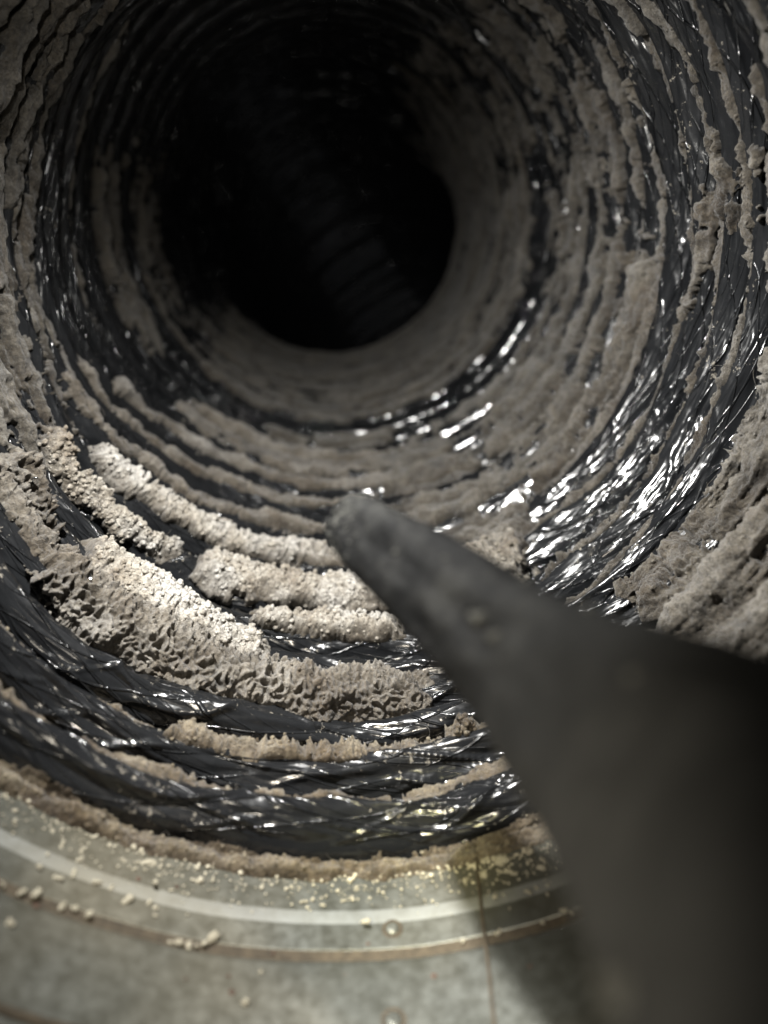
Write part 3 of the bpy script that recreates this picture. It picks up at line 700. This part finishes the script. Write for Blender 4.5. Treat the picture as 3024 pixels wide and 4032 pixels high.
# ------------------------------------------------------------------ black suction nozzle
noz = tag(empty('suction_nozzle', (.0214, .0455, -.0364)), 'dark dusty tapered plastic nozzle reaching in from the lower right', 'nozzle')
NO = np.array([.0214, .0455, -.0364])
def ray(xd, yd, depth):
    x = (xd*1.8228-1512)/3026.; y = -(yd*1.8228-2016)/3026.
    return np.array([-.007, 0, 0])+depth*np.array(fw+ri*x+up*y)
NZ = [(765,1128,60,.125),(785,1146,74,.123),(860,1205,97,.115),(1005,1314,131,.100),(1180,1465,168,.086),(1400,1625,262,.07),(1640,1820,400,.056),(1960,2150,640,.045),(2500,2750,1100,.035)]
AX = np.array([ray(x, y, d) for x, y, _, d in NZ]); RA = np.array([r_*d/1660. for _, _, r_, d in NZ])
def loft(name, AX, RA, m, n=96, rows=120, rough=.0, bore=False, parent=noz):
    tt = np.linspace(0, 1, len(RA)); q = np.linspace(0, 1, rows)
    C = np.stack([np.interp(q, tt, AX[:, i]) for i in range(3)], 1); Rr = np.interp(q, tt, RA)
    for _ in range(12):
        C[1:-1] = (C[:-2]+C[1:-1]*2+C[2:])/4; Rr[1:-1] = (Rr[:-2]+Rr[1:-1]*2+Rr[2:])/4
    D = np.gradient(C, axis=0); D /= np.linalg.norm(D, axis=1)[:, None]
    upv = np.array([0, 0, 1.]); s1 = np.cross(D, upv); s1 /= np.linalg.norm(s1, axis=1)[:, None]; s2 = np.cross(s1, D)
    a = np.linspace(0, 2*np.pi, n+1)[:-1]
    rr = Rr[:, None]*(1+rough*fbm(a[None]*1.6+0*q[:, None], q[:, None]*9+0*a[None], 3))
    # rounded box-like section
    rr = rr*(1+.085*np.cos(4*a+.6)[None])
    Pt = C[:, None]+s1[:, None]*np.cos(a)[None, :, None]*rr[..., None]+s2[:, None]*np.sin(a)[None, :, None]*rr[..., None]
    return Pt, C, Rr, D
Pt, C, Rr, D = loft('body', AX, RA, M_NOZ, rough=.06)
Pt = Pt-NO
obj('body', grid_mesh('body', Pt[..., 0], Pt[..., 1], Pt[..., 2], closed=True, attrs={'rear': sm(np.linspace(0, 1, 120), .35, .8)[:, None]+0*Pt[..., 0]}), M_NOZ, noz)
# rim and bore of the tip
c0 = C[0]-NO; d0 = -D[0]
ring = Pt[0]-c0
rows = [ring, ring*1.02+d0*.0006, ring*.97+d0*.0013, ring*.86+d0*.0015, ring*.74+d0*.0011, ring*.66+d0*.0002, ring*.60-d0*.004, ring*.05-d0*.0045]
Q = np.stack(rows)+c0
obj('tip_rim', grid_mesh('tip_rim', Q[..., 0], Q[..., 1], Q[..., 2], closed=True), M_NOZ, noz)
def dusty(name, pick, sizes, label=None, mesh_seed=5):
    r = np.random.RandomState(mesh_seed); Vs = []; Fs = []
    for i, (p, s) in enumerate(zip(pick, sizes)):
        Vs.append(np.array(p)+IV*s*(.7+.6*r.rand(12, 1))); Fs.append(IF+12*i)
    return obj(name, raw_mesh(name, np.concatenate(Vs), np.concatenate(Fs)), M_DUST, noz)
r = np.random.RandomState(21)
pk = []; sz = []
for i in range(420):                                              # fine dust fringe near the tip
    a = int(abs(r.randn())*14) % 110; b = r.randint(96)
    pk.append(Pt[a, b]); sz.append(.0001+.00018*r.rand())
for i in range(200):
    a = r.randint(8); b = r.randint(96)
    pk.append(Q[a % 4, b]); sz.append(.00008+.00016*r.rand())
o = dusty('dust_fringe', pk, sz); o['kind'] = 'stuff'
# separate lumps of dust that show as soft pale spots
def ray(xd, yd, depth):
    x = (xd*1.8228-1512)/3026.; y = -(yd*1.8228-2016)/3026.
    return np.array([-.007, 0, 0])+depth*np.array(fw+ri*x+up*y)
allp = (Pt+NO).reshape(-1, 3)
F_ = np.array(fw); CP = np.array([-.007, 0, 0])
dep = (allp-CP)@F_; ax = ((allp-CP)@np.array(ri))/dep; ay = ((allp-CP)@np.array(up))/dep
for (xd, yd, s) in [(1040, 1340, .0009), (1060, 1382, .0007), (1370, 1465, .0006), (1398, 1548, .0004), (1135, 1255, .0004), (1335, 2120, .0011), (1350, 2170, .0011), (850, 1195, .0004), (1375, 1640, .0007), (1270, 1310, .0005), (965, 1205, .0003)]:
    x = (xd*1.8228-1512)/3026.; y = -(yd*1.8228-2016)/3026.
    d2 = (ax-x)**2+(ay-y)**2; near = d2 < d2.min()+2e-5
    i = np.where(near)[0][np.argmin(dep[near])]
    p = allp[i]-NO
    o = dusty('dust_lump', [p, p+[s*.6, 0, s*.4], p+[-s*.5, s*.3, .2*s]], [s, s*.8, s*.7], mesh_seed=int(xd))

# loose specks lying on the steel just outside the crust
def specks(name, n, seed, m, label):
    r = np.random.RandomState(seed); t = r.uniform(-48, 24, n); q = np.clip(np.abs(r.randn(n))*.0038, 0, .014)
    s_ = .1178-q; z = (.00010+.0002*r.rand(n)**2)*(1+1.1*(q < .0016)*r.rand(n))
    X, Y, Z = tube(s_, np.radians(t), R0-z*.5)
    V = np.stack([X, Y, Z], -1)[:, None]+IV[None]*z[:, None, None]*(.6+.8*r.rand(n, 12, 1))
    F = (IF[None]+12*np.arange(n)[:, None, None]).reshape(-1, 3)
    return tag(obj(name, raw_mesh(name, V.reshape(-1, 3), F), m), label, 'lint specks', kind='stuff')
specks('lint_specks', 900, 31, M_CRUMB, 'fine pale specks scattered on the steel just outside the brown crust')
# scraps of shiny foil caught in the lint
M_FOIL = plain('silvery_foil', (.75, .76, .78), .12, 1, .1, 300, .0008)
def scrap(t, u, size, seed, label, lift=.011):
    r = np.random.RandomState(seed); s_ = float(S_of(np.array([u]), np.array([float(t)]))[0, 0])
    X, Y, Z = tube(s_, math.radians(t), R0-lift)
    n = 9; g = np.linspace(-1, 1, n); gx, gy = np.meshgrid(g, g)
    hz = facet(gx*1.7+seed, gy*1.7)*.9+r.randn(n, n)*.06
    o = obj('foil_scrap', grid_mesh('foil_scrap', gx*size*(1+.2*hz), gy*size*.7+hz*size*.2, hz*size, smooth=False), M_FOIL)
    so = o.modifiers.new('thickness', 'SOLIDIFY'); so.thickness = size*.06
    o.location = (float(X), float(Y), float(Z)); o.rotation_euler = (.5, -math.radians(t), seed)
    return tag(o, label, 'foil scrap')
scrap(-61.5, 3.6, .0016, 2, 'crumpled silvery scrap caught at the left frame edge above the lint bank')
scrap(-46.5, 3.0, .0013, 5, 'bright silvery flake at the left lower edge of the wide lint bank', .0115)
